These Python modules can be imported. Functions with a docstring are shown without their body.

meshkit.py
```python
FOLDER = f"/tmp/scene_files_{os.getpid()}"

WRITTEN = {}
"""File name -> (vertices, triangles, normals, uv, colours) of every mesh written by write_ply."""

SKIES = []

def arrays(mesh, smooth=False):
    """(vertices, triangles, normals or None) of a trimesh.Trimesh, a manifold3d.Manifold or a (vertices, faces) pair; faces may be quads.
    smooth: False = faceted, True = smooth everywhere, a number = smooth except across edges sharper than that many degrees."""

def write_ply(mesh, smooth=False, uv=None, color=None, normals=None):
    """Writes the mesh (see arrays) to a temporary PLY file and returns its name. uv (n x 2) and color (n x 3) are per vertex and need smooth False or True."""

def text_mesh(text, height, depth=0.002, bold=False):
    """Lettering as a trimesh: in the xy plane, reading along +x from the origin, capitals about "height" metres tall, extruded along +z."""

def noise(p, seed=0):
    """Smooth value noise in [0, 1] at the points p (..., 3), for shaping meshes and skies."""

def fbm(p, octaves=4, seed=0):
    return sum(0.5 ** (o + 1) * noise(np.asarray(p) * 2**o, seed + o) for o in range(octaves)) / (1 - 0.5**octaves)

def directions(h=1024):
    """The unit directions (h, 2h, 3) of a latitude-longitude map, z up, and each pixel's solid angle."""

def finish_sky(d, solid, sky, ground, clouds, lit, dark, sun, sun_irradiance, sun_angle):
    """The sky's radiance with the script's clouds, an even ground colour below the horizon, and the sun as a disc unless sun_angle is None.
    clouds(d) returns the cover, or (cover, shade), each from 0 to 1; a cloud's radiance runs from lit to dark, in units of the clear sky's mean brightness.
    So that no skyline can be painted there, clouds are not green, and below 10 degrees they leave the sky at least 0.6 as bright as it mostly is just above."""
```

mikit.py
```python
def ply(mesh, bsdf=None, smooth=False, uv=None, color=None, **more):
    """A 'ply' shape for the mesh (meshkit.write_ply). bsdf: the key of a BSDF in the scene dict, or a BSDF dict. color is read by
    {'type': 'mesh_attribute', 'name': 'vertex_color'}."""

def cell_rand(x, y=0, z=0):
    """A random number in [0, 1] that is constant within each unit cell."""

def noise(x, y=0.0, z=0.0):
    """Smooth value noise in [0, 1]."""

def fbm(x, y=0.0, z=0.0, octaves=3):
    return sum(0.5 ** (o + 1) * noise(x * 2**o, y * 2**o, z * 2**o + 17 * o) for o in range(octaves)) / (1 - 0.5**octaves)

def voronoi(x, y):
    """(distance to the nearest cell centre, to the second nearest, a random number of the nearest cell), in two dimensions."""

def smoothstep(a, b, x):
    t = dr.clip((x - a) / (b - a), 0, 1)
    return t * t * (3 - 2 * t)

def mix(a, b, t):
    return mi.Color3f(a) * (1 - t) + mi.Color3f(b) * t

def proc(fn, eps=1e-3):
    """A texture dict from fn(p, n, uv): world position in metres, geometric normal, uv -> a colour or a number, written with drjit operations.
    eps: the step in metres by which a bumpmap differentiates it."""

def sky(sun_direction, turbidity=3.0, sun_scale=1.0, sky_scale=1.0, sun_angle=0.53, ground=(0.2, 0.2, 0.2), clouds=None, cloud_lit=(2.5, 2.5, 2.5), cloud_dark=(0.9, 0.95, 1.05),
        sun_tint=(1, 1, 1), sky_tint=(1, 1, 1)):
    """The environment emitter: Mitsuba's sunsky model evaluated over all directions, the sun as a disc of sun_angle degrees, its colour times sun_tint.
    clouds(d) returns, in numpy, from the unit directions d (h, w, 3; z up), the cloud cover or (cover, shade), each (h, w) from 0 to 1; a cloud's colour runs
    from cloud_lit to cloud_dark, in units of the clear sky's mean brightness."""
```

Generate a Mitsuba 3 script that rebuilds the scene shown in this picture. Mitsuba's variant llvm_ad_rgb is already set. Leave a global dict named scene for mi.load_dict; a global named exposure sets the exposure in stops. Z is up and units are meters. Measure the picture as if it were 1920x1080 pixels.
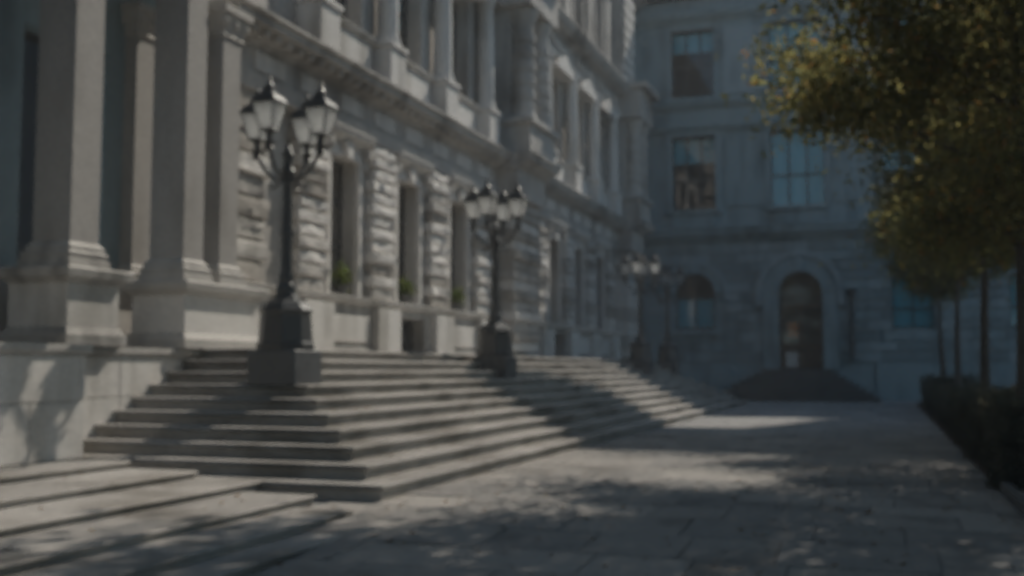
import math, random
import numpy as np, trimesh, mitsuba as mi, mikit, meshkit
import drjit as dr
from shapely.geometry import Polygon, box as _sbox
from shapely.ops import unary_union
from mikit import noise, fbm, mix, smoothstep, proc, cell_rand
T = mi.ScalarTransform4f
scene, labels = {}, {}
def sbox(x0, x1, y0, y1): return _sbox(x0, y0, x1, y1)
rng = np.random.default_rng(7)

# ---------------------------------------------------------------- camera, sky, exposure
EYE = 1.45
PITCH = math.atan(150 / 2000.0)
fx, fy = -0.3262, 0.9453
scene['camera'] = {'type': 'thinlens', 'to_world': T().look_at([0, 0, EYE], [fx, fy, EYE + math.tan(PITCH)], [0, 0, 1]),
                   'fov': 51.2, 'fov_axis': 'x', 'aperture_radius': 0.0014, 'focus_distance': 0.5, 'near_clip': 0.05, 'far_clip': 600.0}
EL = math.radians(45)
SUN = [0.37 * math.cos(EL), 0.929 * math.cos(EL), math.sin(EL)]
scene['sky'] = mikit.sky(SUN, turbidity=3, sky_scale=0.9, sun_tint=(0.89, 1.0, 1.19), sky_tint=(1.06, 1.07, 0.93))
exposure = 1.44

# ---------------------------------------------------------------- materials
def rgb(*c): return {'type': 'rgb', 'value': list(c)}
def stone(key, base, dark, scale=1.0, rough=0.75, bump=0.004):
    b, d = base, dark
    def col(p, n, uv):
        big = fbm(p.x * 0.7 * scale, p.y * 0.7 * scale, p.z * 0.5 * scale, 3)
        streak = fbm(p.x * 3.1, p.y * 3.1, p.z * 0.35, 3)
        fine = noise(p.x * 23, p.y * 23, p.z * 23)
        w = smoothstep(0.45, 0.75, 0.55 * big + 0.45 * streak)
        return mix(b, d, w) * (0.9 + 0.2 * fine)
    def hgt(p, n, uv):
        return fbm(p.x * 14, p.y * 14, p.z * 14, 3)
    scene[key] = {'type': 'bumpmap', 'arbitrary': proc(hgt, 4e-3), 'scale': bump,
                  'bsdf': {'type': 'twosided', 'bsdf': {'type': 'principled', 'base_color': proc(col), 'roughness': rough, 'specular': 0.3}}}
stone('m_stone', (0.46, 0.44, 0.41), (0.21, 0.20, 0.185))
stone('m_pier', (0.37, 0.355, 0.335), (0.27, 0.255, 0.235))
stone('m_stone_pale', (0.66, 0.635, 0.60), (0.40, 0.38, 0.345))
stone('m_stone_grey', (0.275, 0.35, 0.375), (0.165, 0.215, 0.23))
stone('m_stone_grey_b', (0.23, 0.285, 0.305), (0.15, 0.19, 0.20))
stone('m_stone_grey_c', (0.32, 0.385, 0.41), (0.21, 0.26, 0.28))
stone('m_stone_worn', (0.36, 0.335, 0.30), (0.20, 0.185, 0.165), 1.6, 0.85, 0.012)
def step_col(p, n, uv):
    lvl = dr.floor(p.z / 0.0875 + 0.3)
    t = cell_rand(dr.floor(p.y / 1.9 + 0.37 * lvl), dr.floor(p.x / 2.1 + 0.61 * lvl), lvl)
    w = smoothstep(0.42, 0.72, fbm(p.x * 1.3, p.y * 1.3, p.z * 2.0, 4))
    return mix((0.345, 0.325, 0.30), (0.215, 0.198, 0.175), w) * (0.82 + 0.26 * t) * (0.88 + 0.24 * noise(p.x * 19, p.y * 19, p.z * 19))
scene['m_step'] = {'type': 'bumpmap', 'arbitrary': proc(lambda p, n, uv: fbm(p.x * 9, p.y * 9, p.z * 9, 3), 4e-3), 'scale': 0.006,
                   'bsdf': {'type': 'twosided', 'bsdf': {'type': 'principled', 'base_color': proc(step_col), 'roughness': 0.75, 'specular': 0.3}}}
stone('m_flag_a', (0.285, 0.268, 0.247), (0.18, 0.167, 0.152), 1.5, 0.7, 0.003)
stone('m_flag_b', (0.325, 0.304, 0.278), (0.21, 0.196, 0.18), 1.3, 0.7, 0.003)
stone('m_flag_c', (0.245, 0.234, 0.22), (0.155, 0.147, 0.138), 1.7, 0.7, 0.003)
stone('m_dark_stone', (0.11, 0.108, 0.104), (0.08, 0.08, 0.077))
stone('m_granite', (0.105, 0.108, 0.11), (0.075, 0.076, 0.078), 3.0, 0.35, 0.001)
def ground_col(p, n, uv):
    jx = p.x * 1.05 + 0.5 * cell_rand(dr.floor(p.y / 0.75))
    a = dr.abs(jx - dr.floor(jx) - 0.5); b = p.y / 0.75; b = dr.abs(b - dr.floor(b) - 0.5)
    seam = dr.maximum(smoothstep(0.475, 0.495, a), smoothstep(0.47, 0.495, b))
    tone = cell_rand(dr.floor(jx), dr.floor(p.y / 0.75))
    c = mix((0.23, 0.228, 0.222), (0.31, 0.302, 0.29), tone) * (0.75 + 0.5 * fbm(p.x * 1.3, p.y * 1.3, 0, 3))
    return mix(c, (0.10, 0.095, 0.09), seam * 0.8)
scene['m_ground'] = {'type': 'twosided', 'bsdf': {'type': 'principled', 'base_color': proc(ground_col), 'roughness': 0.75, 'specular': 0.3}}
scene['m_iron'] = {'type': 'twosided', 'bsdf': {'type': 'principled', 'base_color': rgb(0.06, 0.062, 0.062), 'roughness': 0.38, 'specular': 0.5}}
scene['m_frame'] = {'type': 'twosided', 'bsdf': {'type': 'principled', 'base_color': rgb(0.075, 0.078, 0.078), 'roughness': 0.5}}
scene['m_wood'] = {'type': 'twosided', 'bsdf': {'type': 'principled', 'base_color': proc(lambda p, n, uv: mix((0.05, 0.03, 0.02), (0.10, 0.055, 0.03), noise(p.x * 30, p.y * 30, p.z * 2))), 'roughness': 0.45}}
scene['m_copper_panel'] = {'type': 'twosided', 'bsdf': {'type': 'principled', 'base_color': rgb(0.38, 0.15, 0.06), 'roughness': 0.5}}
scene['m_pale_metal'] = {'type': 'twosided', 'bsdf': {'type': 'principled', 'base_color': rgb(0.5, 0.48, 0.46), 'roughness': 0.4}}
scene['m_room'] = {'type': 'twosided', 'bsdf': {'type': 'diffuse', 'reflectance': rgb(0.06, 0.066, 0.068)}}
scene['m_blind'] = {'type': 'twosided', 'bsdf': {'type': 'diffuse', 'reflectance': proc(lambda p, n, uv: mix((0.11, 0.34, 0.42), (0.18, 0.44, 0.52), noise(p.x * 5, p.y * 5, p.z * 0.8)))}}
scene['m_pane'] = {'type': 'thindielectric', 'int_ior': 1.5}
scene['m_lantern'] = {'type': 'principledthin', 'base_color': rgb(0.95, 0.96, 0.96), 'roughness': 0.15, 'diff_trans': 1.9, 'spec_trans': 0.05, 'eta': 1.5}
scene['m_leaf'] = {'type': 'principledthin', 'base_color': {'type': 'mesh_attribute', 'name': 'vertex_color'}, 'roughness': 0.55, 'diff_trans': 1.25, 'eta': 1.4}
scene['m_bark'] = {'type': 'twosided', 'bsdf': {'type': 'principled', 'base_color': proc(lambda p, n, uv: mix((0.05, 0.042, 0.035), (0.11, 0.095, 0.08), fbm(p.x * 16, p.y * 16, p.z * 4, 3))), 'roughness': 0.85}}
scene['m_soil'] = {'type': 'twosided', 'bsdf': {'type': 'diffuse', 'reflectance': proc(lambda p, n, uv: mix((0.06, 0.052, 0.045), (0.12, 0.095, 0.075), fbm(p.x * 8, p.y * 8, p.z * 8, 3)))}}
scene['m_roof'] = {'type': 'twosided', 'bsdf': {'type': 'diffuse', 'reflectance': rgb(0.12, 0.125, 0.13)}}

# ---------------------------------------------------------------- helpers
def numbered(key):
    if key not in scene and key not in labels: return key
    i = 1
    while f'{key}_{i:03d}' in scene or f'{key}_{i:03d}' in labels: i += 1
    return f'{key}_{i:03d}'
def cat(*ms):
    ms = [m for q in ms for m in (q if isinstance(q, (list, tuple)) else [q])]
    return ms[0] if len(ms) == 1 else trimesh.util.concatenate(ms)
def part(parent, name, mesh, mat, smooth=False, **kw):
    key = numbered(f'{parent}__{name}')
    scene[key] = mikit.ply(mesh, mat, smooth=smooth, **kw)
    return key
def thing(name, label=None, category=None, group=None, kind=None):
    key = numbered(name)
    d = {}
    if label: d['label'] = label
    if category: d['category'] = category
    if group: d['group'] = group
    if kind: d['kind'] = kind
    labels[key] = d
    return key
def solid(name, mesh, mat, smooth=False, color=None, **lab):
    key = thing(name, **lab)
    scene[key] = mikit.ply(mesh, mat, smooth=smooth, color=color)
    return key
def hull(p):
    return trimesh.convex.convex_hull(np.asarray(p, float))
def bx(x0, x1, y0, y1, z0, z1, c=0.0):
    if c <= 0:
        return trimesh.creation.box(bounds=[[x0, y0, z0], [x1, y1, z1]])
    m = []
    for x, sx in ((x0, 1), (x1, -1)):
        for y, sy in ((y0, 1), (y1, -1)):
            for z, sz in ((z0, 1), (z1, -1)):
                m += [(x, y + sy * c, z + sz * c), (x + sx * c, y, z + sz * c), (x + sx * c, y + sy * c, z)]
    return hull(m)
def lathe(profile, at=(0, 0, 0), n=20):
    m = trimesh.creation.revolve(np.asarray(profile, float), sections=n)
    m.apply_translation(at); return m
def tube(pts, radii, n=8):
    p = np.asarray(pts, float); r = np.broadcast_to(radii, (len(p),)).astype(float)
    t = np.gradient(p, axis=0); t /= np.linalg.norm(t, axis=1, keepdims=True) + 1e-12
    ref = np.where(np.abs(t[:, 2:]) < 0.9, [0, 0, 1.0], [1.0, 0, 0])
    a = np.cross(t, ref); a /= np.linalg.norm(a, axis=1, keepdims=True) + 1e-12
    b = np.cross(t, a); ang = np.arange(n) * 2 * np.pi / n
    v = p[:, None] + r[:, None, None] * (np.cos(ang)[None, :, None] * a[:, None] + np.sin(ang)[None, :, None] * b[:, None])
    v = v.reshape(-1, 3); f = []
    for i in range(len(p) - 1):
        for j in range(n):
            q = [i * n + j, i * n + (j + 1) % n, (i + 1) * n + (j + 1) % n, (i + 1) * n + j]
            f += [[q[0], q[1], q[2]], [q[0], q[2], q[3]]]
    e = len(p) - 1
    f += [[0, j + 1, j] for j in range(1, n - 1)] + [[e * n, e * n + j, e * n + j + 1] for j in range(1, n - 1)]
    return trimesh.Trimesh(v, f, process=False)
class Face:
    """a wall plane: s along the wall, z up, d outwards"""
    def __init__(self, origin, s, d):
        self.M = np.eye(4); self.M[:3, 0] = s; self.M[:3, 1] = (0, 0, 1); self.M[:3, 2] = d; self.M[:3, 3] = origin
    def put(self, m):
        m = m.copy(); m.apply_transform(self.M)
        if np.linalg.det(self.M[:3, :3]) < 0: m.invert()
        return m
    def b(self, s0, s1, z0, z1, d0, d1, c=0.0): return self.put(bx(s0, s1, z0, z1, d0, d1, c))
    def poly(self, p, d0, d1):
        ms = []
        for g in getattr(p, 'geoms', [p]):
            if g.is_empty or g.area < 1e-5: continue
            m = trimesh.creation.extrude_polygon(g, d1 - d0, engine='earcut'); m.apply_translation([0, 0, d0]); ms.append(m)
        return self.put(cat(ms))
    def moulding(self, s0, s1, prof):
        """prof: (d, z) points of a closed section swept along s"""
        m = trimesh.creation.extrude_polygon(Polygon([(z, d) for d, z in prof]), s1 - s0, engine='earcut')   # x=z, y=d, z=s
        R = np.eye(4); R[:3, :3] = [[0, 0, 1], [1, 0, 0], [0, 1, 0]]
        m.apply_transform(R); m.apply_translation([s0, 0, 0])
        return self.put(m)
def arch(c, w, z0, zs, n=14):
    a = np.linspace(0, np.pi, n)
    return Polygon([(c - w / 2, z0), (c + w / 2, z0)] + [(c + w / 2 * math.cos(t), zs + w / 2 * math.sin(t)) for t in a])
def cornice_prof(z0, z1, d0, d1, back=-0.1):
    h = z1 - z0; e = d1 - d0
    return [(back, z0), (d0, z0), (d0 + 0.1 * e, z0 + 0.18 * h), (d0 + 0.35 * e, z0 + 0.25 * h), (d0 + 0.45 * e, z0 + 0.45 * h), (d0 + 0.85 * e, z0 + 0.52 * h), (d0 + 0.85 * e, z0 + 0.75 * h), (d1, z0 + 0.88 * h), (d1, z1), (back, z1 + 0.02)]

# ---------------------------------------------------------------- ground and paving
def gz(y): return float(np.interp(y, [7.5, 10.6], [-0.17, 0.0]))
ys = [-34, 0, 7.5, 8.5, 9.5, 10.6, 20, 60, 74]; xs = [-44, -20, 0, 20, 44]
v = [(x, y, gz(y) - 0.02) for y in ys for x in xs]; f = []
for i in range(len(ys) - 1):
    for j in range(len(xs) - 1):
        a = i * len(xs) + j; f += [[a, a + 1, a + len(xs) + 1], [a, a + len(xs) + 1, a + len(xs)]]
solid('ground', trimesh.Trimesh(v, f), 'm_ground', kind='structure')
path = thing('path', kind='structure')
y = 3.0; row = 0
while y < 24:
    h = float(rng.choice([0.62, 0.74, 0.86])); x = -5.3 - float(rng.uniform(0, 0.6))
    while x < 1.25:
        w = float(rng.uniform(0.7, 1.25)); x1 = min(x + w, 1.28)
        if x1 - x > 0.15:
            m = bx(x + 0.006, x1 - 0.006, y + 0.006, y + h - 0.006, -0.05, 0.0, 0.006)
            vv = m.vertices.copy(); tilt = rng.uniform(-0.004, 0.004, 3)
            vv[:, 2] += np.array([gz(q) for q in vv[:, 1]]) + tilt[0] + tilt[1] * (vv[:, 0] - x) + tilt[2] * (vv[:, 1] - y)
            m.vertices = vv
            part(path, 'paving_stone', m, ('m_flag_a', 'm_flag_b', 'm_flag_c')[int(rng.integers(3))])
        x = x1
    y += h; row += 1

# ---------------------------------------------------------------- the great stair
R, TR = 0.175, 0.375
XE, YF, YB, XW = -5.17, 10.67, 44.6, -11.6
def step_mesh(x0, x1, y0, y1, zb, zt, r, over):
    pts = []
    for a in np.linspace(-math.pi / 2, math.pi / 2, 9):
        i = r - r * math.cos(a); z = zt - r + r * math.sin(a)
        pts += [(x0, y0 + i, z), (x1 - i, y0 + i, z), (x1 - i, y1 - i, z), (x0, y1 - i, z)]
    return cat(hull(pts), bx(x0, x1 - over, y0 + over, y1 - over, zb, zt - 1.1 * r))
stair = thing('staircase', 'broad pale stone staircase rising to the long facade between iron lamp standards', 'stairs')
for k in range(1, 11):
    o = TR * (k - 1)
    part(stair, 'step', step_mesh(XW, XE - o, YF + o, YB - o, R * (k - 1) - (0.05 if k > 1 else 0.3), R * k, 0.036, 0.04), 'm_step', smooth=35)
terr = thing('terrace_steps', 'low shallow stone steps at the left front corner below the portico wall', 'steps')
for i, (xe, z, ye) in enumerate([(-4.72, -0.0875, 9.6), (-5.15, 0.0, 9.95), (-5.8, 0.0875, 10.35), (-6.7, 0.175, 10.69), (-7.55, 0.2625, 10.69), (-8.5, 0.35, 10.69)]):
    part(terr, 'step', step_mesh(-10.4, xe, 1.0, ye, -0.4 if i == 0 else z - 0.13, z, 0.022, 0.03), 'm_step', smooth=35)

# ---------------------------------------------------------------- portico at the left
por = thing('portico', 'stone entrance portico with tall square piers on pedestals at the left edge', 'portico')
PX = -10.0
# retaining wall with coursed ashlar
WX = -9.25
part(por, 'retaining_wall', cat(bx(-12.5, WX - 0.012, 2, 10.74, -0.4, 1.62), bx(-12.5, PX - 0.012, 10.74, 14.9, -0.4, 1.62)), 'm_stone')
for z0, z1, off in ((0.36, 1.04, 0.3), (1.05, 1.6, 1.1)):
    yy = 3.0 + off - 1.2
    while yy < 14.8:
        y1 = min(yy + 1.55, 14.88); xx = WX
        if yy < 10.75 < y1: y1 = 10.75
        if yy > 10.7: xx = PX
        part(por + '__retaining_wall', 'block', bx(xx - 0.1, xx, yy + 0.006, y1 - 0.006, z0 + 0.005, z1 - 0.005, 0.008), 'm_stone_pale'); yy = y1
for a, b, xx in ((2, 10.8, WX), (10.8, 14.95, PX)):
    fp = Face((xx, 0, 0), (0, 1, 0), (1, 0, 0))
    part(por, 'ledge', fp.moulding(a, b, [(-1, 1.62), (0.03, 1.62), (0.05, 1.66), (0.05, 1.74), (-1, 1.76)]), 'm_stone')
def ring_moulding(x0, x1, y0, y1, zs, outs):
    """stack of rectangular rings: each level (z, outset); convex frusta between levels"""
    ms = []
    for (za, oa), (zb, ob) in zip(list(zip(zs, outs))[:-1], list(zip(zs, outs))[1:]):
        ms.append(hull([(x, y, z) for z, o in ((za, oa), (zb, ob)) for x in (x0 - o, x1 + o) for y in (y0 - o, y1 + o)]))
    return cat(ms)
def pedestal(x0, x1, y0, y1, z0, z1):
    k = part(por, 'pedestal', bx(x0, x1, y0, y1, z0 + 0.22, z1 - 0.2, 0.012), 'm_stone_pale')
    part(k, 'base_block', ring_moulding(x0, x1, y0, y1, [z0, z0 + 0.14, z0 + 0.15, z0 + 0.24], [0.08, 0.08, 0.06, 0.0]), 'm_stone')
    part(k, 'cap', ring_moulding(x0, x1, y0, y1, [z1 - 0.22, z1 - 0.15, z1 - 0.14, z1 - 0.04, z1], [0.0, 0.07, 0.12, 0.14, 0.12]), 'm_stone')
def pier(x0, x1, y0, y1, z0, z1, cap=True):
    k = part(por, 'pier', bx(x0, x1, y0, y1, z0 + 0.3, z1 - 0.5, 0.012), 'm_pier')
    part(k, 'base', ring_moulding(x0, x1, y0, y1, [z0, z0 + 0.1, z0 + 0.11, z0 + 0.18, z0 + 0.22, z0 + 0.26, z0 + 0.34], [0.11, 0.11, 0.08, 0.1, 0.05, 0.06, 0.0]), 'm_stone')
    part(k, 'capital', cat(ring_moulding(x0, x1, y0, y1, [z1 - 0.52, z1 - 0.48, z1 - 0.44, z1 - 0.14, z1 - 0.12, z1], [0.0, 0.04, 0.02, 0.1, 0.14, 0.14]),
         [lathe([(0, 0), (0.06, 0.02), (0.085, 0.09), (0.06, 0.16), (0, 0.18)], (xx, yy, z1 - 0.34), 10) for xx in (x0 - 0.03, (x0 + x1) / 2, x1 + 0.03) for yy in (y0 - 0.03, (y0 + y1) / 2, y1 + 0.03)]), 'm_stone')
Z0, Z1, ZP = 1.75, 2.78, 7.35
pedestal(-10.9, -9.93, 11.15, 12.15, Z0, Z1)
pedestal(-10.9, -9.93, 13.62, 15.65, Z0, Z1)
pedestal(-11.3, -10.33, 8.3, 9.6, Z0, Z1)
pier(-10.62, -10.0, 11.24, 11.8, Z1, ZP + 0.8)
pier(-10.62, -10.0, 13.64, 14.16, Z1, ZP + 0.8)
pier(-10.62, -10.0, 14.58, 15.1, Z1, ZP)
pier(-11.7, -11.27, 14.05, 14.68, Z1, ZP)
pier(-11.2, -10.4, 8.4, 9.2, Z1, ZP + 0.8)
back = sbox(3, 16.2, 1.7, 8.0)
hole = sbox(11.9, 13.6, 2.9, 6.4)
fb = Face((-11.5, 0, 0), (0, 1, 0), (1, 0, 0))
part(por, 'wall', fb.poly(back.difference(hole), -0.5, 0), 'm_stone_grey')
w = part(por, 'window', cat(fb.b(11.9, 12.0, 2.9, 6.4, -0.4, -0.28), fb.b(13.5, 13.6, 2.9, 6.4, -0.4, -0.28), fb.b(12.0, 13.5, 2.9, 3.0, -0.4, -0.28), fb.b(12.0, 13.5, 6.3, 6.4, -0.4, -0.28), fb.b(12.72, 12.78, 3.0, 6.3, -0.38, -0.3)), 'm_frame')
part(w, 'pane', fb.put(trimesh.Trimesh([(12, 3, -0.34), (13.5, 3, -0.34), (13.5, 6.3, -0.34), (12, 6.3, -0.34)], [[0, 1, 2], [0, 2, 3]])), 'm_pane')
part(por, 'dado', fb.b(3, 16.2, 1.7, 2.72, 0.0, 0.18, 0.01), 'm_stone')
part(por, 'entablature', cat(bx(-12.4, -9.95, 6.5, 15.45, ZP + 0.8, ZP + 1.5), bx(-12.4, -9.85, 6.5, 15.55, ZP + 1.5, ZP + 2.1), bx(-12.4, -9.4, 6.5, 15.9, ZP + 2.1, ZP + 2.4)), 'm_stone')

# ---------------------------------------------------------------- long facade
main = thing('main_building', 'long sunlit stone facade with quoined piers, tall windows and engaged columns behind the staircase', 'building')
FX = -11.5
F = Face((FX, 0, 0), (0, 1, 0), (1, 0, 0))
BAYS = [21.4, 24.85, 28.3]; BAYS2 = [37.8, 41.2, 44.6]
ALL = BAYS + BAYS2
wall = sbox(16.2, 52, -0.2, 21)
holes = [sbox(c - 0.66, c + 0.66, 3.05, 6.2) for c in ALL] + [sbox(c - 0.72, c + 0.72, 9.25, 12.3) for c in ALL + [18]] + [arch(c, 1.3, 14.9, 17.6) for c in ALL + [18]] \
    + [sbox(c - 0.8, c + 0.8, 1.78, 2.7) for c in (24.85, 37.9)]
part(main, 'wall', F.poly(wall.difference(unary_union(holes)), -0.55, 0), 'm_stone')
part(main, 'interior', cat(F.b(16.2, 52, -0.2, 21, -6, -1.6), F.b(16.2, 52, 6.9, 8.6, -1.6, -0.56), F.b(16.2, 52, 12.9, 14.4, -1.6, -0.56)), 'm_room')
part(main, 'roof', F.poly(sbox(2, 53, 21.0, 21.4), -7, 0.3), 'm_roof')
def window(face, parent, c, w, z0, z1, dp=-0.34, bars=(0.5,), trans=(0.45,), blind=0.0, name='window', bar=0.05):
    fr = [face.b(c - w / 2, c - w / 2 + 0.07, z0, z1, dp - 0.04, dp + 0.05), face.b(c + w / 2 - 0.07, c + w / 2, z0, z1, dp - 0.04, dp + 0.05),
          face.b(c - w / 2 + 0.07, c + w / 2 - 0.07, z0, z0 + 0.09, dp - 0.038, dp + 0.048), face.b(c - w / 2 + 0.07, c + w / 2 - 0.07, z1 - 0.07, z1, dp - 0.038, dp + 0.048)]
    for b in bars: fr.append(face.b(c - w / 2 + b * w - bar / 2, c - w / 2 + b * w + bar / 2, z0 + 0.09, z1 - 0.07, dp - 0.03, dp + 0.03))
    for t in trans: fr.append(face.b(c - w / 2 + 0.07, c + w / 2 - 0.07, z0 + t * (z1 - z0) - 0.035, z0 + t * (z1 - z0) + 0.035, dp - 0.034, dp + 0.036))
    k = part(parent, name, cat(fr), 'm_frame')
    q = [(c - w / 2 + 0.05, z0 + 0.05), (c + w / 2 - 0.05, z0 + 0.05), (c + w / 2 - 0.05, z1 - 0.05), (c - w / 2 + 0.05, z1 - 0.05)]
    part(k, 'pane', face.put(trimesh.Trimesh([(a, b, dp) for a, b in q], [[0, 1, 2], [0, 2, 3]])), 'm_pane')
    if blind: part(k, 'blind', face.b(c - w / 2 + 0.06, c + w / 2 - 0.06, z1 - blind * (z1 - z0), z1 - 0.05, dp - 0.16, dp - 0.12), 'm_blind')
    return k
def frame_ring(face, c, w, z0, z1, t, d0, d1):
    return face.poly(sbox(c - w / 2 - t, c + w / 2 + t, z0, z1 + t).difference(sbox(c - w / 2, c + w / 2, z0 - 1, z1)), d0, d1)
for c in ALL:
    k = window(F, main, c, 1.32, 3.05, 6.2, trans=(0.38, 0.7), bars=(0.5,))
    part(main, 'window_surround', cat(frame_ring(F, c, 1.32, 3.05, 6.2, 0.14, 0.002, 0.14), frame_ring(F, c, 1.6, 3.05, 6.34, 0.16, 0.003, 0.09)), 'm_stone_pale')
    part(main, 'window_hood', F.moulding(c - 1.0, c + 1.0, cornice_prof(6.54, 6.82, 0.1, 0.4, 0.0)), 'm_stone_pale')
    window(F, main, c, 1.44, 9.25, 12.3, trans=(0.5,), bars=(0.5,), blind=0.6 if c in (24.85, 28.3) else 0)
    part(main, 'window_surround', frame_ring(F, c, 1.44, 9.25, 12.3, 0.16, 0.002, 0.12), 'm_stone')
    window(F, main, c, 1.3, 14.9, 17.6, trans=(0.5,), bars=(0.5,))
    part(main, 'arch_surround', F.poly(arch(c, 1.75, 14.9, 17.6).difference(arch(c, 1.3, 14.0, 17.6)), 0.002, 0.16), 'm_stone')
    for sg in (-1, 1):
        part(main, 'console', cat(F.b(c + sg * 0.92 - 0.1, c + sg * 0.92 + 0.1, 6.05, 6.54, 0.09, 0.2, 0.02), F.b(c + sg * 0.92 - 0.1, c + sg * 0.92 + 0.1, 6.3, 6.53, 0.2, 0.32, 0.03)), 'm_stone')
    part(main, 'keystone', F.poly(Polygon([(c - 0.12, 6.2), (c + 0.12, 6.2), (c + 0.18, 6.54), (c - 0.18, 6.54)]), 0.1, 0.26), 'm_stone_pale')
    part(main, 'apron', cat(F.b(c - 1.15, c + 1.15, 8.3, 9.12, 0.002, 0.2, 0.02), F.b(c - 0.85, c + 0.85, 8.45, 8.98, 0.2, 0.25, 0.02)), 'm_stone_pale')
    part(main, 'apron_rail', F.moulding(c - 1.25, c + 1.25, cornice_prof(9.1, 9.25, 0.1, 0.34, 0.0)), 'm_stone_pale')
    if c not in (24.85, 37.8):
        part(main, 'plinth_panel', F.b(c - 0.95, c + 0.95, 2.02, 2.62, 0.25, 0.31, 0.02), 'm_stone_pale')
window(F, main, 18, 1.44, 9.25, 12.3); window(F, main, 18, 1.3, 14.9, 17.6)
# plinth
pl = sbox(16.2, 51.9, 1.6, 2.86).difference(unary_union([sbox(c - 0.8, c + 0.8, 1.0, 2.7) for c in (24.85, 37.9)]))
part(main, 'plinth', F.poly(pl, 0.002, 0.25), 'm_stone')
part(main, 'plinth_base', cat(F.b(16.2, 24.03, 1.7, 1.93, 0.25, 0.33, 0.01), F.b(25.67, 37.08, 1.7, 1.93, 0.25, 0.33, 0.01), F.b(38.72, 51.9, 1.7, 1.93, 0.25, 0.33, 0.01)), 'm_stone')
for c in (24.85, 37.9): part(main, 'basement_grille', cat(F.b(c - 0.78, c + 0.78, 1.78, 2.68, -0.2, -0.17), [F.b(c - 0.75 + 0.125 * i, c - 0.72 + 0.125 * i, 1.8, 2.66, -0.1, -0.07) for i in range(13)]), 'm_iron')
part(main, 'sill_band', F.moulding(16.2, 51.9, cornice_prof(2.84, 3.05, 0.2, 0.44, -0.05)), 'm_stone_pale')
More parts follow.
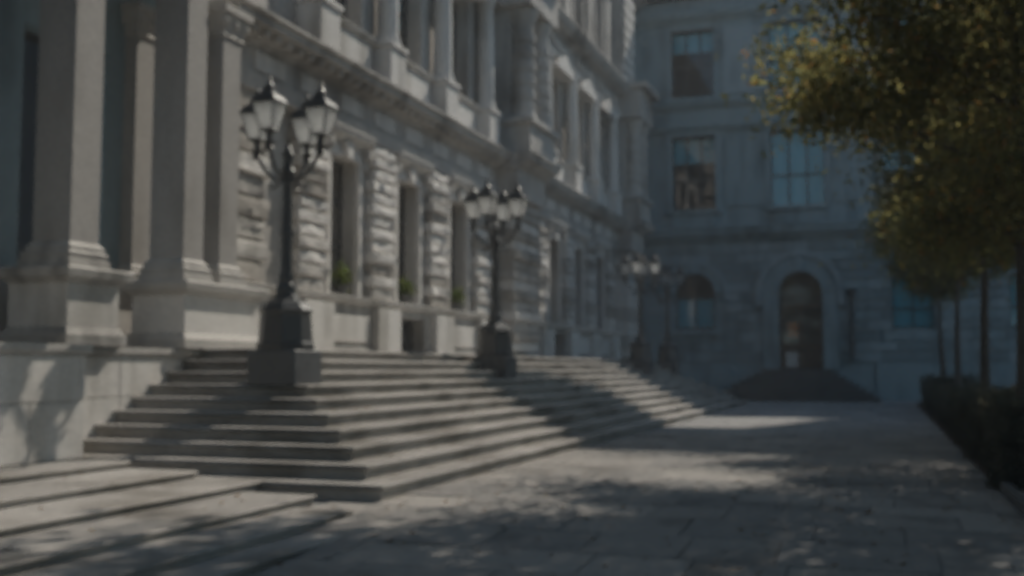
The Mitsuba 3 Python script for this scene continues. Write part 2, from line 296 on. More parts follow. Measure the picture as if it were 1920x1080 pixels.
# quoined piers: each block a sub-part
def rock_block(s0, s1, z0, z1, d, seed):
    nx, nz = max(5, int((s1 - s0) / 0.12)), 5
    ss = np.concatenate([[s0], np.linspace(s0 + 0.035, s1 - 0.035, nx - 1), [s1]]); zz = np.concatenate([[z0], np.linspace(z0 + 0.03, z1 - 0.03, nz - 1), [z1]])
    S, Z = np.meshgrid(ss, zz, indexing='ij')
    e = np.minimum(np.minimum(S - s0, s1 - S) / 0.035, np.minimum(Z - z0, z1 - Z) / 0.029); e = np.clip(e, 0, 1)
    e = np.sqrt(e); D = d - 0.035 + 0.035 * e + 0.10 * e * (meshkit.noise(np.stack([S * 6, Z * 7, S * 0 + seed * 3.7], -1)) - 0.45)
    V = np.stack([S, Z, D], -1).reshape(-1, 3); f = []
    W = nz + 1
    for i in range(nx):
        for j in range(nz):
            a = i * W + j; f += [[a, a + W, a + W + 1], [a, a + W + 1, a + 1]]
    rim = [i * W for i in range(nx)] + [nx * W + j for j in range(nz)] + [i * W + nz for i in range(nx, 0, -1)] + [j for j in range(nz, 0, -1)]
    n0 = len(V); B = V[rim].copy(); B[:, 2] = 0.0; V = np.vstack([V, B]); m = len(rim)
    for q in range(m):
        a, b = rim[q], rim[(q + 1) % m]; f += [[a, n0 + q, n0 + (q + 1) % m], [a, n0 + (q + 1) % m, b]]
    return trimesh.Trimesh(V, f, process=False)
def quoin_pier(c, w, z0, z1, d, n, alt=0.09):
    k = part(main, 'quoin_pier', F.b(c - w / 2 + 0.05, c + w / 2 - 0.05, z0, z1, 0.001, d - 0.05), 'm_stone')
    h = (z1 - z0) / n
    for i in range(n):
        e = alt if i % 2 else 0.0
        m = rock_block(c - w / 2 - e, c + w / 2 + e, z0 + i * h + 0.018, z0 + (i + 1) * h - 0.018, d + (0.05 if i % 2 else 0.0) + float(rng.uniform(-0.03, 0.035)), i + c)
        part(k, 'block', F.put(m), ('m_stone_pale', 'm_stone', 'm_stone_worn')[int(rng.choice(3, p=[0.5, 0.3, 0.2]))], smooth=30)
for c in (19.75, 23.12, 26.57, 29.95): quoin_pier(c, 1.1, 3.06, 6.75, 0.26, 13)
for c in (36.1, 39.5, 42.9, 46.2): quoin_pier(c, 1.0, 3.06, 6.75, 0.22, 13, 0.06)
quoin_pier(32.6, 2.6, 1.95, 6.75, 0.75, 15, 0.05)
quoin_pier(17.2, 1.3, 3.06, 6.75, 0.26, 9)
quoin_pier(48.6, 2.4, 1.95, 6.75, 0.75, 15, 0.05)
for c in (19.75, 23.12, 26.57, 29.95, 36.1, 39.5, 42.9, 46.2):
    part(main, 'pier_pedestal', cat(F.b(c - 0.62, c + 0.62, 1.72, 2.84, 0.24, 0.46, 0.015)), 'm_stone_pale')
# entablature over the ground floor
part(main, 'architrave', F.b(16.2, 51.9, 6.76, 7.1, 0.003, 0.3, 0.01), 'm_stone')
part(main, 'frieze', F.b(16.2, 51.9, 7.1, 7.66, 0.003, 0.22), 'm_stone')
for i, c in enumerate(np.arange(18.0, 51, 1.725)):
    if not (31.0 < c < 34.2): part(main, 'frieze_panel', F.b(c - 0.55, c + 0.55, 7.2, 7.58, 0.22, 0.26, 0.015), 'm_stone_pale')
part(main, 'cornice', F.moulding(16.2, 51.9, cornice_prof(7.66, 8.14, 0.25, 0.8)), 'm_stone')
for c0, c1 in ((31.2, 34.0), (47.3, 49.9)):
    part(main, 'pier_cornice', cat(F.b(c0, c1, 6.77, 7.64, 0.1, 0.95, 0.02), F.moulding(c0 - 0.1, c1 + 0.1, cornice_prof(7.64, 8.16, 0.9, 1.5, 0.0))), 'm_stone')
    part(main, 'pier_pedestal', cat(F.b(c0 + 0.1, c1 - 0.1, 8.16, 9.1, 0.05, 1.3, 0.02), F.b(c0 - 0.05, c1 + 0.05, 9.1, 9.3, 0.05, 1.44, 0.03)), 'm_stone')
    for c in (c0 + 0.62, c1 - 0.62):      # banded columns
        pr = [(0, 9.3), (0.46, 9.3), (0.46, 9.42), (0.4, 9.5)]
        z = 9.5
        while z < 12.2: pr += [(0.40, z + 0.02), (0.40, z + 0.28), (0.345, z + 0.31), (0.345, z + 0.44)]; z += 0.46
        pr += [(0.36, 12.45), (0.44, 12.6), (0.5, 12.85), (0, 12.85)]
        part(main, 'banded_column', lathe(pr, (FX + 0.9, c, 0), 18), 'm_stone', smooth=40)
    part(main, 'pier_backing', F.b(c0 + 0.15, c1 - 0.15, 9.3, 12.85, 0.002, 0.6, 0.01), 'm_stone')
for c in (19.75, 23.12, 26.57, 29.95, 36.1, 39.5, 42.9, 46.2):
    part(main, 'column_pedestal', cat(F.b(c - 0.42, c + 0.42, 8.14, 9.12, 0.003, 0.62, 0.015), F.b(c - 0.47, c + 0.47, 9.12, 9.25, 0.003, 0.68, 0.02)), 'm_stone_pale')
    pr = [(0, 9.25), (0.33, 9.25), (0.33, 9.35), (0.29, 9.38), (0.31, 9.45), (0.265, 9.52), (0.255, 11.0), (0.225, 12.35), (0.25, 12.38), (0.23, 12.42), (0.30, 12.62), (0.34, 12.8), (0.34, 12.86), (0, 12.86)]
    part(main, 'engaged_column', lathe(pr, (FX + 0.32, c, 0), 18), 'm_stone_pale', smooth=40)
    part(main, 'pilaster', F.b(c - 0.4, c + 0.4, 14.3, 19.4, 0.003, 0.2, 0.015), 'm_stone')
part(main, 'upper_frieze', cat(F.b(16.2, 51.9, 12.86, 13.2, 0.003, 0.5, 0.01), F.b(16.2, 51.9, 13.2, 13.75, 0.003, 0.4)), 'm_stone')
for nm, zb, zt, d0, d1, sp in (('modillions', 7.74, 7.9, 0.3, 0.62, 0.42), ('upper_modillions', 13.85, 14.02, 0.5, 0.85, 0.45)):
    k = part(main, nm, cat([F.b(q, q + 0.17, zb, zt, d0, d1, 0.02) for q in np.arange(16.4, 51.6, sp)]), 'm_stone'); labels[k] = {'kind': 'stuff'}
for c in np.arange(16.9, 47, 3.43):   # carved garlands in the upper frieze
    aa = np.linspace(0, np.pi, 13)
    part(main, 'garland', tube([F.put(trimesh.Trimesh([(c + 1.1 * math.cos(a), 13.62 - 0.3 * math.sin(a), 0.46)], [[0, 0, 0]], process=False)).vertices[0] for a in aa], 0.05 + 0.05 * np.sin(aa), 8), 'm_stone_pale', smooth=40)
part(main, 'upper_cornice', F.moulding(16.2, 51.9, cornice_prof(13.75, 14.3, 0.45, 1.0)), 'm_stone')
for c0, c1 in ((31.1, 34.1), (47.2, 50.0)):
    part(main, 'upper_pier', cat(F.b(c0, c1, 12.87, 14.2, 0.1, 1.4, 0.02), F.b(c0 - 0.15, c1 + 0.15, 14.2, 14.45, 0.1, 1.75, 0.03), F.b(c0 + 0.2, c1 - 0.2, 14.45, 19.4, 0.003, 0.5, 0.02)), 'm_stone')
    for i in range(8): part(main, 'carved_block', F.b(c0 + 0.3, c1 - 0.3, 14.6 + 0.56 * i, 15.08 + 0.56 * i, 0.5, 0.62, 0.04), 'm_stone_pale')
for c in ALL:       # carved pediments above the first-floor windows
    p = Polygon([(c - 1.1, 12.45), (c + 1.1, 12.45), (c + 1.1, 12.6), (c, 13.15), (c - 1.1, 12.6)])
    part(main, 'pediment', F.poly(p, 0.05, 0.62), 'm_stone_pale')
part(main, 'top_cornice', F.moulding(16.2, 51.9, cornice_prof(19.4, 20.0, 0.2, 0.9)), 'm_stone')

# ---------------------------------------------------------------- building across the end
end = thing('end_building', 'shaded grey stone building closing the court with arched door and tall blue-tinted windows', 'building')
EY = 52.0
G = Face((-0.42, EY, 0), (1, 0, 0), (0, -1, 0))
CX = [-8.1, -3.15, 1.85, 6.8, 11.75, 16.7, 21.6]
WID = [2.16, 2.56, 2.4, 2.4, 2.4, 2.4, 2.4]
upper = [sbox(c - q / 2, c + q / 2, a, b) for a, b in ((9.15, 12.85), (14.75, 18.2)) for c, q in zip(CX, WID)]
low = [arch(-8.1, 1.95, 3.3, 5.05), arch(-3.15, 2.0, 1.4, 5.0)] + [sbox(c - 0.92, c + 0.92, 3.25, 5.6) for c in CX[2:]]
ROOF = 19.75
wl = sbox(-14, 26, -0.3, ROOF).difference(unary_union(upper + low))
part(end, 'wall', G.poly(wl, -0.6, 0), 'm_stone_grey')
part(end, 'interior', cat(G.b(-14, 26, -0.3, ROOF, -9, -2.4), G.b(-14, 26, 7.4, 8.9, -2.4, -0.61), G.b(-14, 26, 13.0, 14.5, -2.4, -0.61)), 'm_room')
part(end, 'roof', G.poly(sbox(-14, 26, ROOF, ROOF + 0.25), -9, 0.45), 'm_roof')
# rusticated ground storey, block by block
cut = unary_union([g.buffer(0.02) for g in low] + [arch(-3.15, 3.5, 1.0, 5.0), arch(-8.1, 2.9, 3.1, 5.05), sbox(-14, -11.2, -1, 9)])
n = 12; z0, z1 = 1.75, 7.45; h = (z1 - z0) / n
for i in range(n):
    x = -11.2 - (0.65 if i % 2 else 0.0)
    while x < 9.0:
        p = sbox(max(x, -11.2) + 0.025, x + 1.3 - 0.025, z0 + i * h + 0.035, z0 + (i + 1) * h - 0.035).difference(cut)
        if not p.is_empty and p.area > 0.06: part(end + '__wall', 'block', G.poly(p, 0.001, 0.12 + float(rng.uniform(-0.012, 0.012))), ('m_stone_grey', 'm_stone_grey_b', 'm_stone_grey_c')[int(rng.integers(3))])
        x += 1.3
part(end, 'plinth', cat(G.b(-11.2, -6.1, -0.1, 1.7, 0.002, 0.16, 0.02), G.b(0.2, 26, -0.1, 1.7, 0.002, 0.16, 0.02)), 'm_stone_grey')
# arch rings of wedge stones
def voussoirs(c, r0, r1, zs, n, d):
    a = np.linspace(0, np.pi, n + 1)
    for i in range(n):
        g = 0.008
        q = [(c + r * math.cos(t), zs + r * math.sin(t)) for r, t in ((r0, a[i] + g), (r1, a[i] + g), (r1, a[i + 1] - g), (r0, a[i + 1] - g))]
        part(end, 'arch_stone', G.poly(Polygon(q), 0.002, d + (0.06 if i == n // 2 else 0)), 'm_stone_grey')
voussoirs(-3.15, 1.02, 1.72, 5.0, 11, 0.32)
voussoirs(-8.1, 1.0, 1.42, 5.05, 9, 0.24)
part(end, 'arch_moulding', G.poly(arch(-3.15, 4.0, 4.4, 5.0).difference(arch(-3.15, 3.5, 4.0, 5.0)), 0.002, 0.42), 'm_stone_grey_c')
part(end, 'arch_moulding', G.poly(arch(-8.1, 3.2, 4.7, 5.05).difference(arch(-8.1, 2.86, 4.0, 5.05)), 0.002, 0.32), 'm_stone_grey_c')
for q in (-4.87, -2.12): part(end, 'door_jamb', G.b(q, q + 0.69, 1.4, 4.98, 0.002, 0.30, 0.02), 'm_stone_grey')
part(end, 'sill', G.b(-9.3, -6.9, 3.05, 3.3, 0.002, 0.3, 0.02), 'm_stone_grey')
# arched window: dark lunette above, teal screen below
w = part(end, 'arched_window', cat(G.b(-9.06, -8.98, 3.32, 5.05, -0.42, -0.3), G.b(-7.22, -7.14, 3.32, 5.05, -0.42, -0.3), G.b(-8.98, -7.22, 4.85, 5.0, -0.42, -0.3), G.b(-8.13, -8.07, 5.0, 6.0, -0.4, -0.32), G.b(-8.98, -7.22, 3.32, 3.42, -0.42, -0.3), G.b(-8.13, -8.07, 3.42, 4.85, -0.4, -0.32)), 'm_frame')
part(w, 'pane', G.put(trimesh.Trimesh([(-9.0, 3.35, -0.36), (-7.2, 3.35, -0.36), (-7.2, 6.05, -0.36), (-9.0, 6.05, -0.36)], [[0, 1, 2], [0, 2, 3]])), 'm_pane')
part(w, 'blind', G.b(-9.05, -7.15, 3.32, 4.82, -0.52, -0.46), 'm_blind')
# doorway
d = part(end, 'door', cat(G.b(-4.13, -4.02, 1.42, 4.45, -0.46, -0.34), G.b(-2.28, -2.17, 1.42, 4.45, -0.46, -0.34), G.b(-4.02, -2.28, 4.3, 4.45, -0.46, -0.34), G.b(-3.21, -3.09, 1.42, 4.3, -0.44, -0.36), G.b(-4.02, -3.21, 2.45, 2.6, -0.44, -0.36), G.b(-3.09, -2.28, 2.45, 2.6, -0.44, -0.36)), 'm_wood')
part(d, 'pane', G.put(trimesh.Trimesh([(-4.1, 1.45, -0.4), (-2.2, 1.45, -0.4), (-2.2, 5.95, -0.4), (-4.1, 5.95, -0.4)], [[0, 1, 2], [0, 2, 3]])), 'm_pane')
part(d, 'lower_panel', cat(G.b(-4.0, -3.22, 1.45, 2.44, -0.43, -0.38, 0.02), G.b(-3.08, -2.3, 1.45, 2.44, -0.43, -0.38, 0.02)), 'm_wood')
k = part(d, 'notice_board', G.b(-3.78, -3.28, 2.9, 3.62, -0.46, -0.425, 0.01), 'm_copper_panel'); labels[k] = {'label': 'small orange-brown board inside the door glass'}
part(d, 'kick_plate', G.b(-3.88, -3.32, 1.5, 2.2, -0.375, -0.36, 0.01), 'm_pale_metal')
part(end, 'drainpipe', cat(lathe([(0, 1.9), (0.09, 1.9), (0.09, 4.7), (0.12, 4.72), (0.22, 5.05), (0.24, 5.1), (0, 5.12)], (-1.25, EY - 0.3, 0), 12), bx(-1.4, -1.1, EY - 0.32, EY - 0.1, 2.6, 2.68), bx(-1.4, -1.1, EY - 0.32, EY - 0.1, 3.9, 3.98)), 'm_iron')
# windows
for i, c in enumerate(CX):
    window(G, end, c, WID[i], 9.15, 12.85, -0.4, (0.34, 0.67), (0.42,), 0.97 if i in (1, 3) else (0.35 if i == 0 else 0.6), bar=0.07)
    window(G, end, c, WID[i], 14.75, 18.2, -0.4, (0.34, 0.67), (0.5,), 0.9 if i in (1, 3) else 0.3, bar=0.07)
    if i >= 2: window(G, end, c, 1.84, 3.25, 5.6, -0.4, (0.5,), (0.4,), 0.97)
    part(end, 'window_surround', frame_ring(G, c, WID[i], 9.15, 12.85, 0.22, 0.002, 0.12), 'm_stone_grey')
    part(end, 'window_surround', frame_ring(G, c, WID[i], 14.75, 18.2, 0.2, 0.002, 0.1), 'm_stone_grey')
    part(end, 'sill', G.b(c - 1.4, c + 1.4, 8.95, 9.14, 0.002, 0.3, 0.02), 'm_stone_grey')
    part(end, 'sill', G.b(c - 1.4, c + 1.4, 14.55, 14.74, 0.002, 0.26, 0.02), 'm_stone_grey')
    part(end, 'wall_panel', G.b(c + 1.55, c + 3.4, 9.25, 12.7, 0.002, 0.09, 0.02), 'm_stone_grey'); part(end, 'wall_panel', G.b(c + 1.5, c + 3.45, 14.8, 18.1, 0.002, 0.09, 0.02), 'm_stone_grey_c')
    part(end, 'balcony_panel', G.b(c - 1.15, c + 1.15, 8.3, 8.93, 0.002, 0.14, 0.02), 'm_stone_grey')
part(end, 'cornice', G.moulding(-11.4, 26, cornice_prof(7.5, 8.2, 0.1, 0.75)), 'm_stone_grey')
part(end, 'string_course', cat(G.b(-11.4, 26, 13.35, 14.1, 0.003, 0.16), G.moulding(-11.4, 26, cornice_prof(12.98, 13.33, 0.08, 0.35)), G.moulding(-11.4, 26, cornice_prof(14.1, 14.45, 0.1, 0.5))), 'm_stone_grey')
part(end, 'upper_string', cat(G.moulding(-11.4, 26, cornice_prof(18.5, 19.0, 0.08, 0.5))), 'm_stone_grey')
# stacks and roof pavilion (they stand above the frame and throw the shade bands)
part(end, 'chimney', cat(bx(-3.2, -1.85, 53.5, 55.2, ROOF, 31.6, 0.05), bx(-3.3, -1.75, 53.4, 55.3, 30.8, 31.2, 0.05)), 'm_stone_grey')
part(end, 'roof_pavilion', cat(bx(9.0, 16.5, 53, 57.5, ROOF, 34.6), bx(5.2, 16.9, 52.8, 58, 33.6, 36.8, 0.05)), 'm_stone_grey')

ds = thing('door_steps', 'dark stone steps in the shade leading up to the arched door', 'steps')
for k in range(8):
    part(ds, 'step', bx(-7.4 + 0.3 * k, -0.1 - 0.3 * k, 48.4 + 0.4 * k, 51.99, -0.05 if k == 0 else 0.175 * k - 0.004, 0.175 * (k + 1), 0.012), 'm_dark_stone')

# ---------------------------------------------------------------- lamp standards
def lamp(x, y, z0, label, group):
    t = thing('lamp_standard', label, 'street lamp', group)
    p = part(t, 'plinth', cat(bx(x - 0.38, x + 0.38, y - 0.38, y + 0.38, z0 - 0.02, z0 + 0.48, 0.02)), 'm_granite')
    def oct(r): return np.array([(r * math.cos(a), r * math.sin(a)) for a in np.arange(8) * np.pi / 4 + np.pi / 8])
    zz = [0.48, 0.56, 0.60, 0.98, 1.04, 1.14, 1.20, 1.30]; rr = [0.40, 0.41, 0.385, 0.35, 0.385, 0.30, 0.19, 0.13]
    ms = []
    for i in range(len(zz) - 1):
        ms.append(hull([(x + a, y + b, z0 + zq) for rq, zq in ((rr[i], zz[i]), (rr[i + 1], zz[i + 1])) for a, b in oct(rq)]))
    part(t, 'base', cat(ms), 'm_iron')
    pr = [(0, 1.28), (0.14, 1.28), (0.15, 1.36), (0.10, 1.44), (0.115, 1.52), (0.085, 1.6), (0.078, 2.1), (0.095, 2.13), (0.095, 2.18), (0.074, 2.22), (0.062, 2.95), (0.10, 2.98), (0.11, 3.04), (0.07, 3.1), (0.06, 3.2), (0.09, 3.28), (0.05, 3.36), (0.0, 3.5)]
    part(t, 'pole', lathe(pr, (x, y, z0), 16), 'm_iron', smooth=40)
    for dx, dy in ((1, 0), (-1, 0), (0, 1), (0, -1)):
        r = 0.52
        s = np.linspace(0, 1, 12)
        rad = r * s; zc = 2.96 + 0.34 * s ** 1.7 - 0.10 * np.sin(np.pi * s)
        arm = tube([(x + dx * a, y + dy * a, z0 + b) for a, b in zip(rad, zc)], 0.028, 8)
        a2 = np.linspace(0, 1.6 * np.pi, 14)
        curl = tube([(x + dx * (0.26 + 0.10 * (1 - q / 7) * math.cos(q + 2)), y + dy * (0.26 + 0.10 * (1 - q / 7) * math.cos(q + 2)), z0 + 2.86 + 0.09 * (1 - q / 7) * math.sin(q + 2)) for q in a2], 0.016, 6)
        cup = lathe([(0, 0), (0.03, 0.0), (0.075, 0.04), (0.05, 0.08), (0.10, 0.13), (0.0, 0.13)], (x + dx * r, y + dy * r, z0 + 3.24), 12), lathe([(0, 0.12), (0.05, 0.12), (0.035, 0.2), (0.06, 0.27), (0.09, 0.30), (0, 0.30)], (x + dx * r, y + dy * r, z0 + 3.24), 12)
        part(t, 'arm', cat(arm, curl, cup), 'm_iron', smooth=40)
        lx, ly, lz = x + dx * r, y + dy * r, z0 + 3.53
        b0, b1, hh = 0.09, 0.172, 0.37
        c0 = [(lx + b0 * sx, ly + b0 * sy, lz) for sx, sy in ((-1, -1), (1, -1), (1, 1), (-1, 1))]
        c1 = [(lx + b1 * sx, ly + b1 * sy, lz + hh) for sx, sy in ((-1, -1), (1, -1), (1, 1), (-1, 1))]
        bars = [tube([c0[i], c1[i]], 0.011, 6) for i in range(4)] + [tube([c1[i], c1[(i + 1) % 4]], 0.014, 6) for i in range(4)] + [tube([c0[i], c0[(i + 1) % 4]], 0.014, 6) for i in range(4)]
        roof = [hull([(lx + q * sx, ly + q * sy, lz + e) for q, e in ((ra, za), (rb, zb)) for sx in (-1, 1) for sy in (-1, 1)]) for (ra, za), (rb, zb) in zip([(0.19, 0.37), (0.19, 0.395), (0.14, 0.48), (0.09, 0.52)], [(0.19, 0.395), (0.14, 0.48), (0.09, 0.52), (0.075, 0.57)])]
        fin = lathe([(0, 0.57), (0.085, 0.57), (0.095, 0.60), (0.055, 0.64), (0.028, 0.68), (0.036, 0.71), (0.012, 0.76), (0, 0.82)], (lx, ly, lz), 10)
        L = part(t, 'lantern', cat(bars, roof, fin), 'm_iron')
        v = c0 + c1; fq = []
        for i in range(4): j = (i + 1) % 4; fq += [[i, j, 4 + j], [i, 4 + j, 4 + i]]
        part(L, 'glass', trimesh.Trimesh(v, fq + [[0, 2, 1], [0, 3, 2]]), 'm_lantern')
    return t
gl = 'four-lantern iron lamp standards on the staircase'
ZL = 7 * R
lamp(-7.98, 13.28, ZL, 'nearest black iron lamp standard with four lanterns, on the front corner of the stairs', gl)
lamp(-7.98, 22.0, ZL, 'second black four-lantern lamp standard, on the stairs before the third facade window', gl)
lamp(-7.98, 37.0, ZL, 'third lamp standard, its glowing white lanterns against the shaded end building', gl)
lamp(-7.98, 42.0, ZL, 'farthest dark lamp standard, at the shaded far corner of the stairs', gl)
# ---------------------------------------------------------------- foliage
def leaf_quads(pts, size, up=0.3, seed=1, palette=None, weights=None):
    r = np.random.default_rng(seed); n = len(pts)
    nrm = r.normal(size=(n, 3)); nrm[:, 2] += up; nrm /= np.linalg.norm(nrm, axis=1, keepdims=True)
    a = np.cross(nrm, r.normal(size=(n, 3))); a /= np.linalg.norm(a, axis=1, keepdims=True); b = np.cross(nrm, a)
    s = size * r.uniform(0.65, 1.35, (n, 1)); L, W = a * s, b * s * 0.42
    v = np.stack([pts - L, pts + W - 0.1 * L, pts + L, pts - W - 0.1 * L], 1).reshape(-1, 3)
    v[0::4] += 0.15 * s * nrm; v[2::4] += 0.1 * s * nrm
    i = np.arange(n)[:, None] * 4
    f = np.vstack([i + [0, 1, 3], i + [1, 2, 3]])
    pal = np.array(palette); c = pal[r.choice(len(pal), n, p=weights)] * r.uniform(0.75, 1.25, (n, 1))
    return trimesh.Trimesh(v, f, process=False), np.repeat(c, 4, axis=0)
PAL = [(0.20, 0.20, 0.085), (0.27, 0.25, 0.10), (0.31, 0.26, 0.09), (0.33, 0.19, 0.06), (0.125, 0.135, 0.06)]
WTS = [0.34, 0.27, 0.16, 0.06, 0.17]
def tree(x, y, h, z_low, r, trunk_r, label, seed, leaves=26000, size=0.075, lean=(0, 0), clump=1.3, group='young trees in a row along the hedge'):
    q = np.random.default_rng(seed)
    t = thing('tree', label, 'tree', group)
    n = 12; s = np.linspace(0, 1, n)
    tp = np.stack([x + lean[0] * s ** 2 + 0.05 * np.cumsum(q.normal(size=n)) * s, y + lean[1] * s ** 2 + 0.05 * np.cumsum(q.normal(size=n)) * s, -0.1 + (h * 0.9 + 0.1) * s], 1)
    rad = trunk_r * (1.18 * np.exp(-9 * s) * 0.35 + (1 - s) * 0.9 + 0.12)
    ms = [tube(tp, rad, 10)]; pts = []
    zc, hz = (z_low + h) / 2, (h - z_low) / 2
    limbs = []
    for i in range(22):
        u = 0.02 + 0.95 * i / 22
        zb = z_low - 0.1 + u * (h * 0.86 - z_low)
        k = np.interp(zb, tp[:, 2], s); base = np.array([np.interp(k, s, tp[:, j]) for j in range(3)])
        a = i * 2.4 + q.uniform(-0.4, 0.4)
        ze = zb + q.uniform(0.1, 0.9)
        prof = math.sqrt(max(0.08, 1 - ((ze - zc) / (hz * 1.05)) ** 2))
        ln = r * prof * q.uniform(0.6, 1.22)
        tip = base + np.array([math.cos(a) * ln, math.sin(a) * ln, (ze - zb) + 0.1 * ln])
        m = np.linspace(0, 1, 8)[:, None]
        bend = base + (tip - base) * m + np.array([0, 0, 1]) * (0.35 * np.sin(np.pi * m) * 0.5) + q.normal(size=(8, 3)) * 0.05 * m
        ms.append(tube(bend, np.linspace(trunk_r * 0.34, 0.012, 8), 6)); limbs.append(bend)
    for bend in limbs:
        for j in range(9):
            w_ = q.uniform(0.28, 1.0); b0 = np.array([np.interp(w_, np.linspace(0, 1, 8), bend[:, m]) for m in range(3)])
            d_ = q.normal(size=3); d_[2] = abs(d_[2]) * 0.5 - 0.25; d_ /= np.linalg.norm(d_)
            L = q.uniform(0.35, 1.1) * r / 3.8
            tip = b0 + d_ * L
            ms.append(tube([b0, (b0 + tip) / 2 + q.normal(size=3) * 0.04, tip], [0.014, 0.01, 0.005], 4))
            pts.append((b0 * 0.35 + tip * 0.65, L))
    ce = np.array([p for p, _ in pts]); sp = np.array([L for _, L in pts])
    dens = q.gamma(clump, 1.0, len(ce)); dens /= dens.sum()
    idx = q.choice(len(ce), leaves, p=dens)
    P = ce[idx] + q.normal(size=(leaves, 3)) * (0.24 + 0.30 * sp[idx][:, None]) * np.array([1, 1, 0.75])
    part(t, 'trunk', cat(ms), 'm_bark', smooth=True)
    m, c = leaf_quads(P, size, 0.5, seed + 5, PAL, WTS)
    part(t, 'crown', m, 'm_leaf', color=c)
    return t
tree(2.0, 17.6, 12.0, 3.0, 3.2, 0.115, 'nearest young tree at the right edge, its yellowing branches reaching over the path', 11, 46000, 0.078, clump=1.8)
tree(2.2, 26.5, 11.0, 3.7, 3.2, 0.11, 'second young tree from the right edge, thin dark trunk behind the hedge', 12, 40000, clump=2)
tree(2.3, 37.0, 9.0, 4.2, 2.3, 0.11, 'third young tree along the hedge, slim trunk before the pale end wall', 13, 20000)
tree(2.2, 43.5, 9.0, 4.2, 2.2, 0.11, 'farthest young tree along the hedge, beside the right hand window of the end building', 14)
tree(3.1, 11.8, 16.2, 8.3, 7.0, 0.2, 'tall spreading tree whose crown stands above the top right corner of the picture', 15, 130000, 0.13, clump=6)
tree(5.2, 4.5, 13.0, 5.2, 6.0, 0.18, 'spreading tree beside the path beyond the right edge of the picture', 16, 90000, 0.12, clump=6)
tree(6.2, 20.6, 11.5, 4.3, 4.9, 0.16, 'tree behind the hedge, only the side of its crown reaching in at the right edge', 17, 30000, 0.09, clump=2)
for i, (x, y) in enumerate([(-13, -9), (-4, -11), (5, -8)]):
    tree(x, y, 14.0, 2.8, 5.5, 0.2, ('leafy tree closing the court behind the viewer, the one by the facade side', 'leafy tree closing the court behind the viewer, the middle one', 'leafy tree closing the court behind the viewer, the one by the hedge side')[i], 31 + i, 30000, 0.16, group='trees closing the court behind the viewer')
# hedge
hg = thing('hedge', 'low uneven dark hedge running along the right side of the path', 'hedge')
hp = []
r2 = np.random.default_rng(3)
def wav(y, k=0): return meshkit.noise(np.stack([np.asarray(y) * 0.9, np.asarray(y) * 0 + k, np.asarray(y) * 0], -1))
yy = np.linspace(14.4, 46, 90)
part(hg, 'branches', cat([tube([(2.1 + 0.2 * wav(a, 9) + q1, a, 0.0), (2.1 + q1 * 1.4, a + 0.1, 0.35), (2.1 + q1 * 1.9, a + 0.05, 0.5 + 0.25 * wav(a, 2))], [0.035, 0.025, 0.012], 5) for a in yy for q1 in (-0.25, 0.2)] + [bx(1.95, 2.7, 14.8, 46, 0.0, 0.34, 0.12)]), 'm_soil')
N = 70000
P = np.empty((N, 3)); P[:, 1] = 14.1 + 32 * r2.random(N) ** 1.6
side = r2.random(N); fr = 1.3 + 0.6 * wav(P[:, 1], 1); tp = 0.35 + 0.75 * wav(P[:, 1] * 1.3, 4)
u = r2.random(N)
P[:, 0] = np.where(side < 0.5, fr + 0.25 * u ** 2 + r2.normal(0, 0.07, N), r2.uniform(1.4, 3.0, N)); P[:, 2] = np.where(side < 0.5, 0.02 + u * tp, tp + r2.normal(0, 0.09, N))
ends = r2.random(N) < 0.06; P[ends, 1] = r2.normal(14.25, 0.06, ends.sum()); P[ends, 0] = r2.uniform(1.3, 3.0, ends.sum()); P[ends, 2] = r2.uniform(0, 1.05, ends.sum())
m, c = leaf_quads(P, 0.05, 0.4, 21, [(0.10, 0.105, 0.08), (0.12, 0.12, 0.085), (0.13, 0.11, 0.085)], [0.5, 0.35, 0.15])
part(hg, 'leaves', m, 'm_leaf', color=c)
solid('planting_bed_kerb', cat([bx(1.3, 1.42, 6 + i * 0.9 + 0.006, 6.9 + i * 0.9 - 0.006, -0.3, 0.1 + gz(6 + i * 0.9), 0.015) for i in range(9)]), 'm_dark_stone', label='dark low stone kerb edging the planting bed at the lower right', category='kerb')
solid('planting_bed', bx(1.42, 9, -4, 14.6, -0.3, -0.06, 0.01), 'm_soil', kind='structure')
solid('soil_strip', bx(1.3, 9, 14.6, 47, -0.3, 0.03, 0.01), 'm_soil', kind='structure')
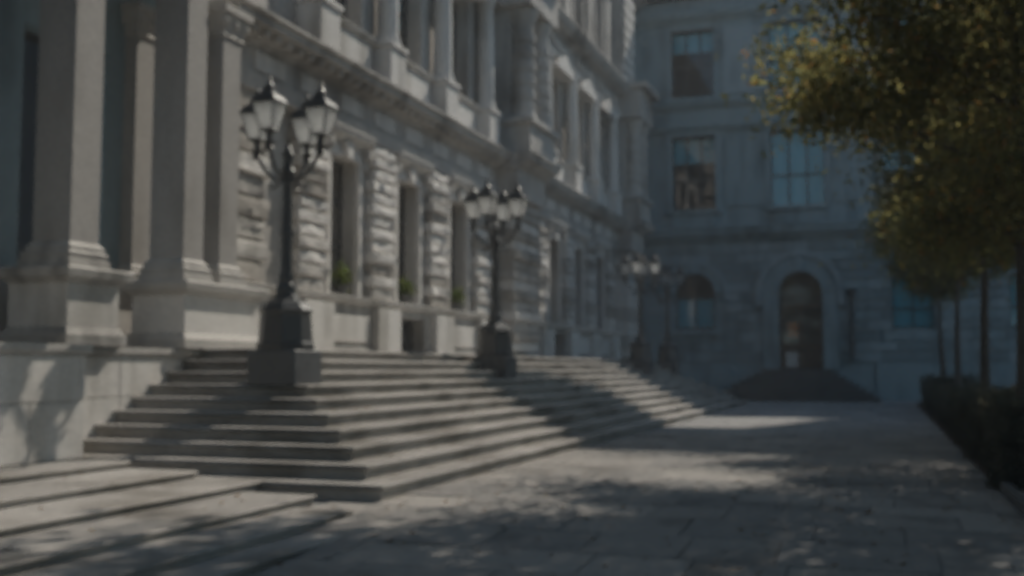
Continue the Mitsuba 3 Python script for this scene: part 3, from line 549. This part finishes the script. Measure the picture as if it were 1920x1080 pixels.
# potted plants on the window sills
for i, (c, lab) in enumerate(zip(BAYS, ('small leafy pot plant on the sill of the nearest facade window', 'small leafy pot plant on the sill of the second facade window', 'dark leafy pot plant on the sill of the third facade window'))):
    t = thing('window_plant', lab, 'potted plant', 'plants on the window sills')
    part(t, 'pot', lathe([(0, 0), (0.13, 0), (0.18, 0.24), (0.19, 0.26), (0.15, 0.26), (0, 0.23)], (FX + 0.12, c - 0.15, 3.05), 14), 'm_dark_stone', smooth=40)
    q = np.random.default_rng(40 + i)
    pp = np.array([FX + 0.12, c - 0.15, 3.48]) + q.normal(size=(380, 3)) * [0.09, 0.13, 0.12]
    m, cc = leaf_quads(pp, 0.05, 0.5, 50 + i, [(0.09, 0.13, 0.03), (0.15, 0.17, 0.04)], [0.6, 0.4])
    part(t, 'leaves', m, 'm_leaf', color=cc)
# fallen leaves lying about
q = np.random.default_rng(77); n = 420
lx = q.uniform(-8.0, 1.2, n); ly = q.uniform(5.5, 17, n); ok = (lx > -5.0)
LP = [(a, b, gz(b) + 0.014) for a, b in zip(lx[ok], ly[ok])]
for k in range(1, 8):
    o = TR * (k - 1)
    for j in range(10): LP.append((XE - o - 0.28, q.uniform(YF + o + 0.4, 22), R * k + 0.012))
for xe, z in ((-5.6, 0.0), (-6.4, 0.0875), (-7.3, 0.175), (-8.4, 0.2625)):
    for j in range(9): LP.append((xe + q.uniform(-0.2, 0.2), q.uniform(6, 10.2), z + 0.012))
m, c = leaf_quads(np.array(LP), 0.045, 9, 78, [(0.20, 0.11, 0.04), (0.28, 0.17, 0.05), (0.14, 0.08, 0.04)], [0.4, 0.3, 0.3])
solid('fallen_leaves', m, 'm_leaf', color=c, label='scattered brown fallen leaves on the paving and steps', category='leaves', kind='stuff')

# ---------------------------------------------------------------- air
scene['air'] = {'type': 'homogeneous', 'albedo': 0.95, 'sigma_t': 0.0019}
scene['haze'] = {'type': 'cube', 'to_world': T().translate([0, 20, 18.0]).scale([45, 55, 20.5]), 'bsdf': {'type': 'null'}, 'interior': {'type': 'ref', 'id': 'air'}}
labels['haze'] = {'kind': 'stuff', 'label': 'thin pale backlit haze filling the whole court', 'category': 'haze'}
scene['camera']['medium'] = {'type': 'ref', 'id': 'air'}
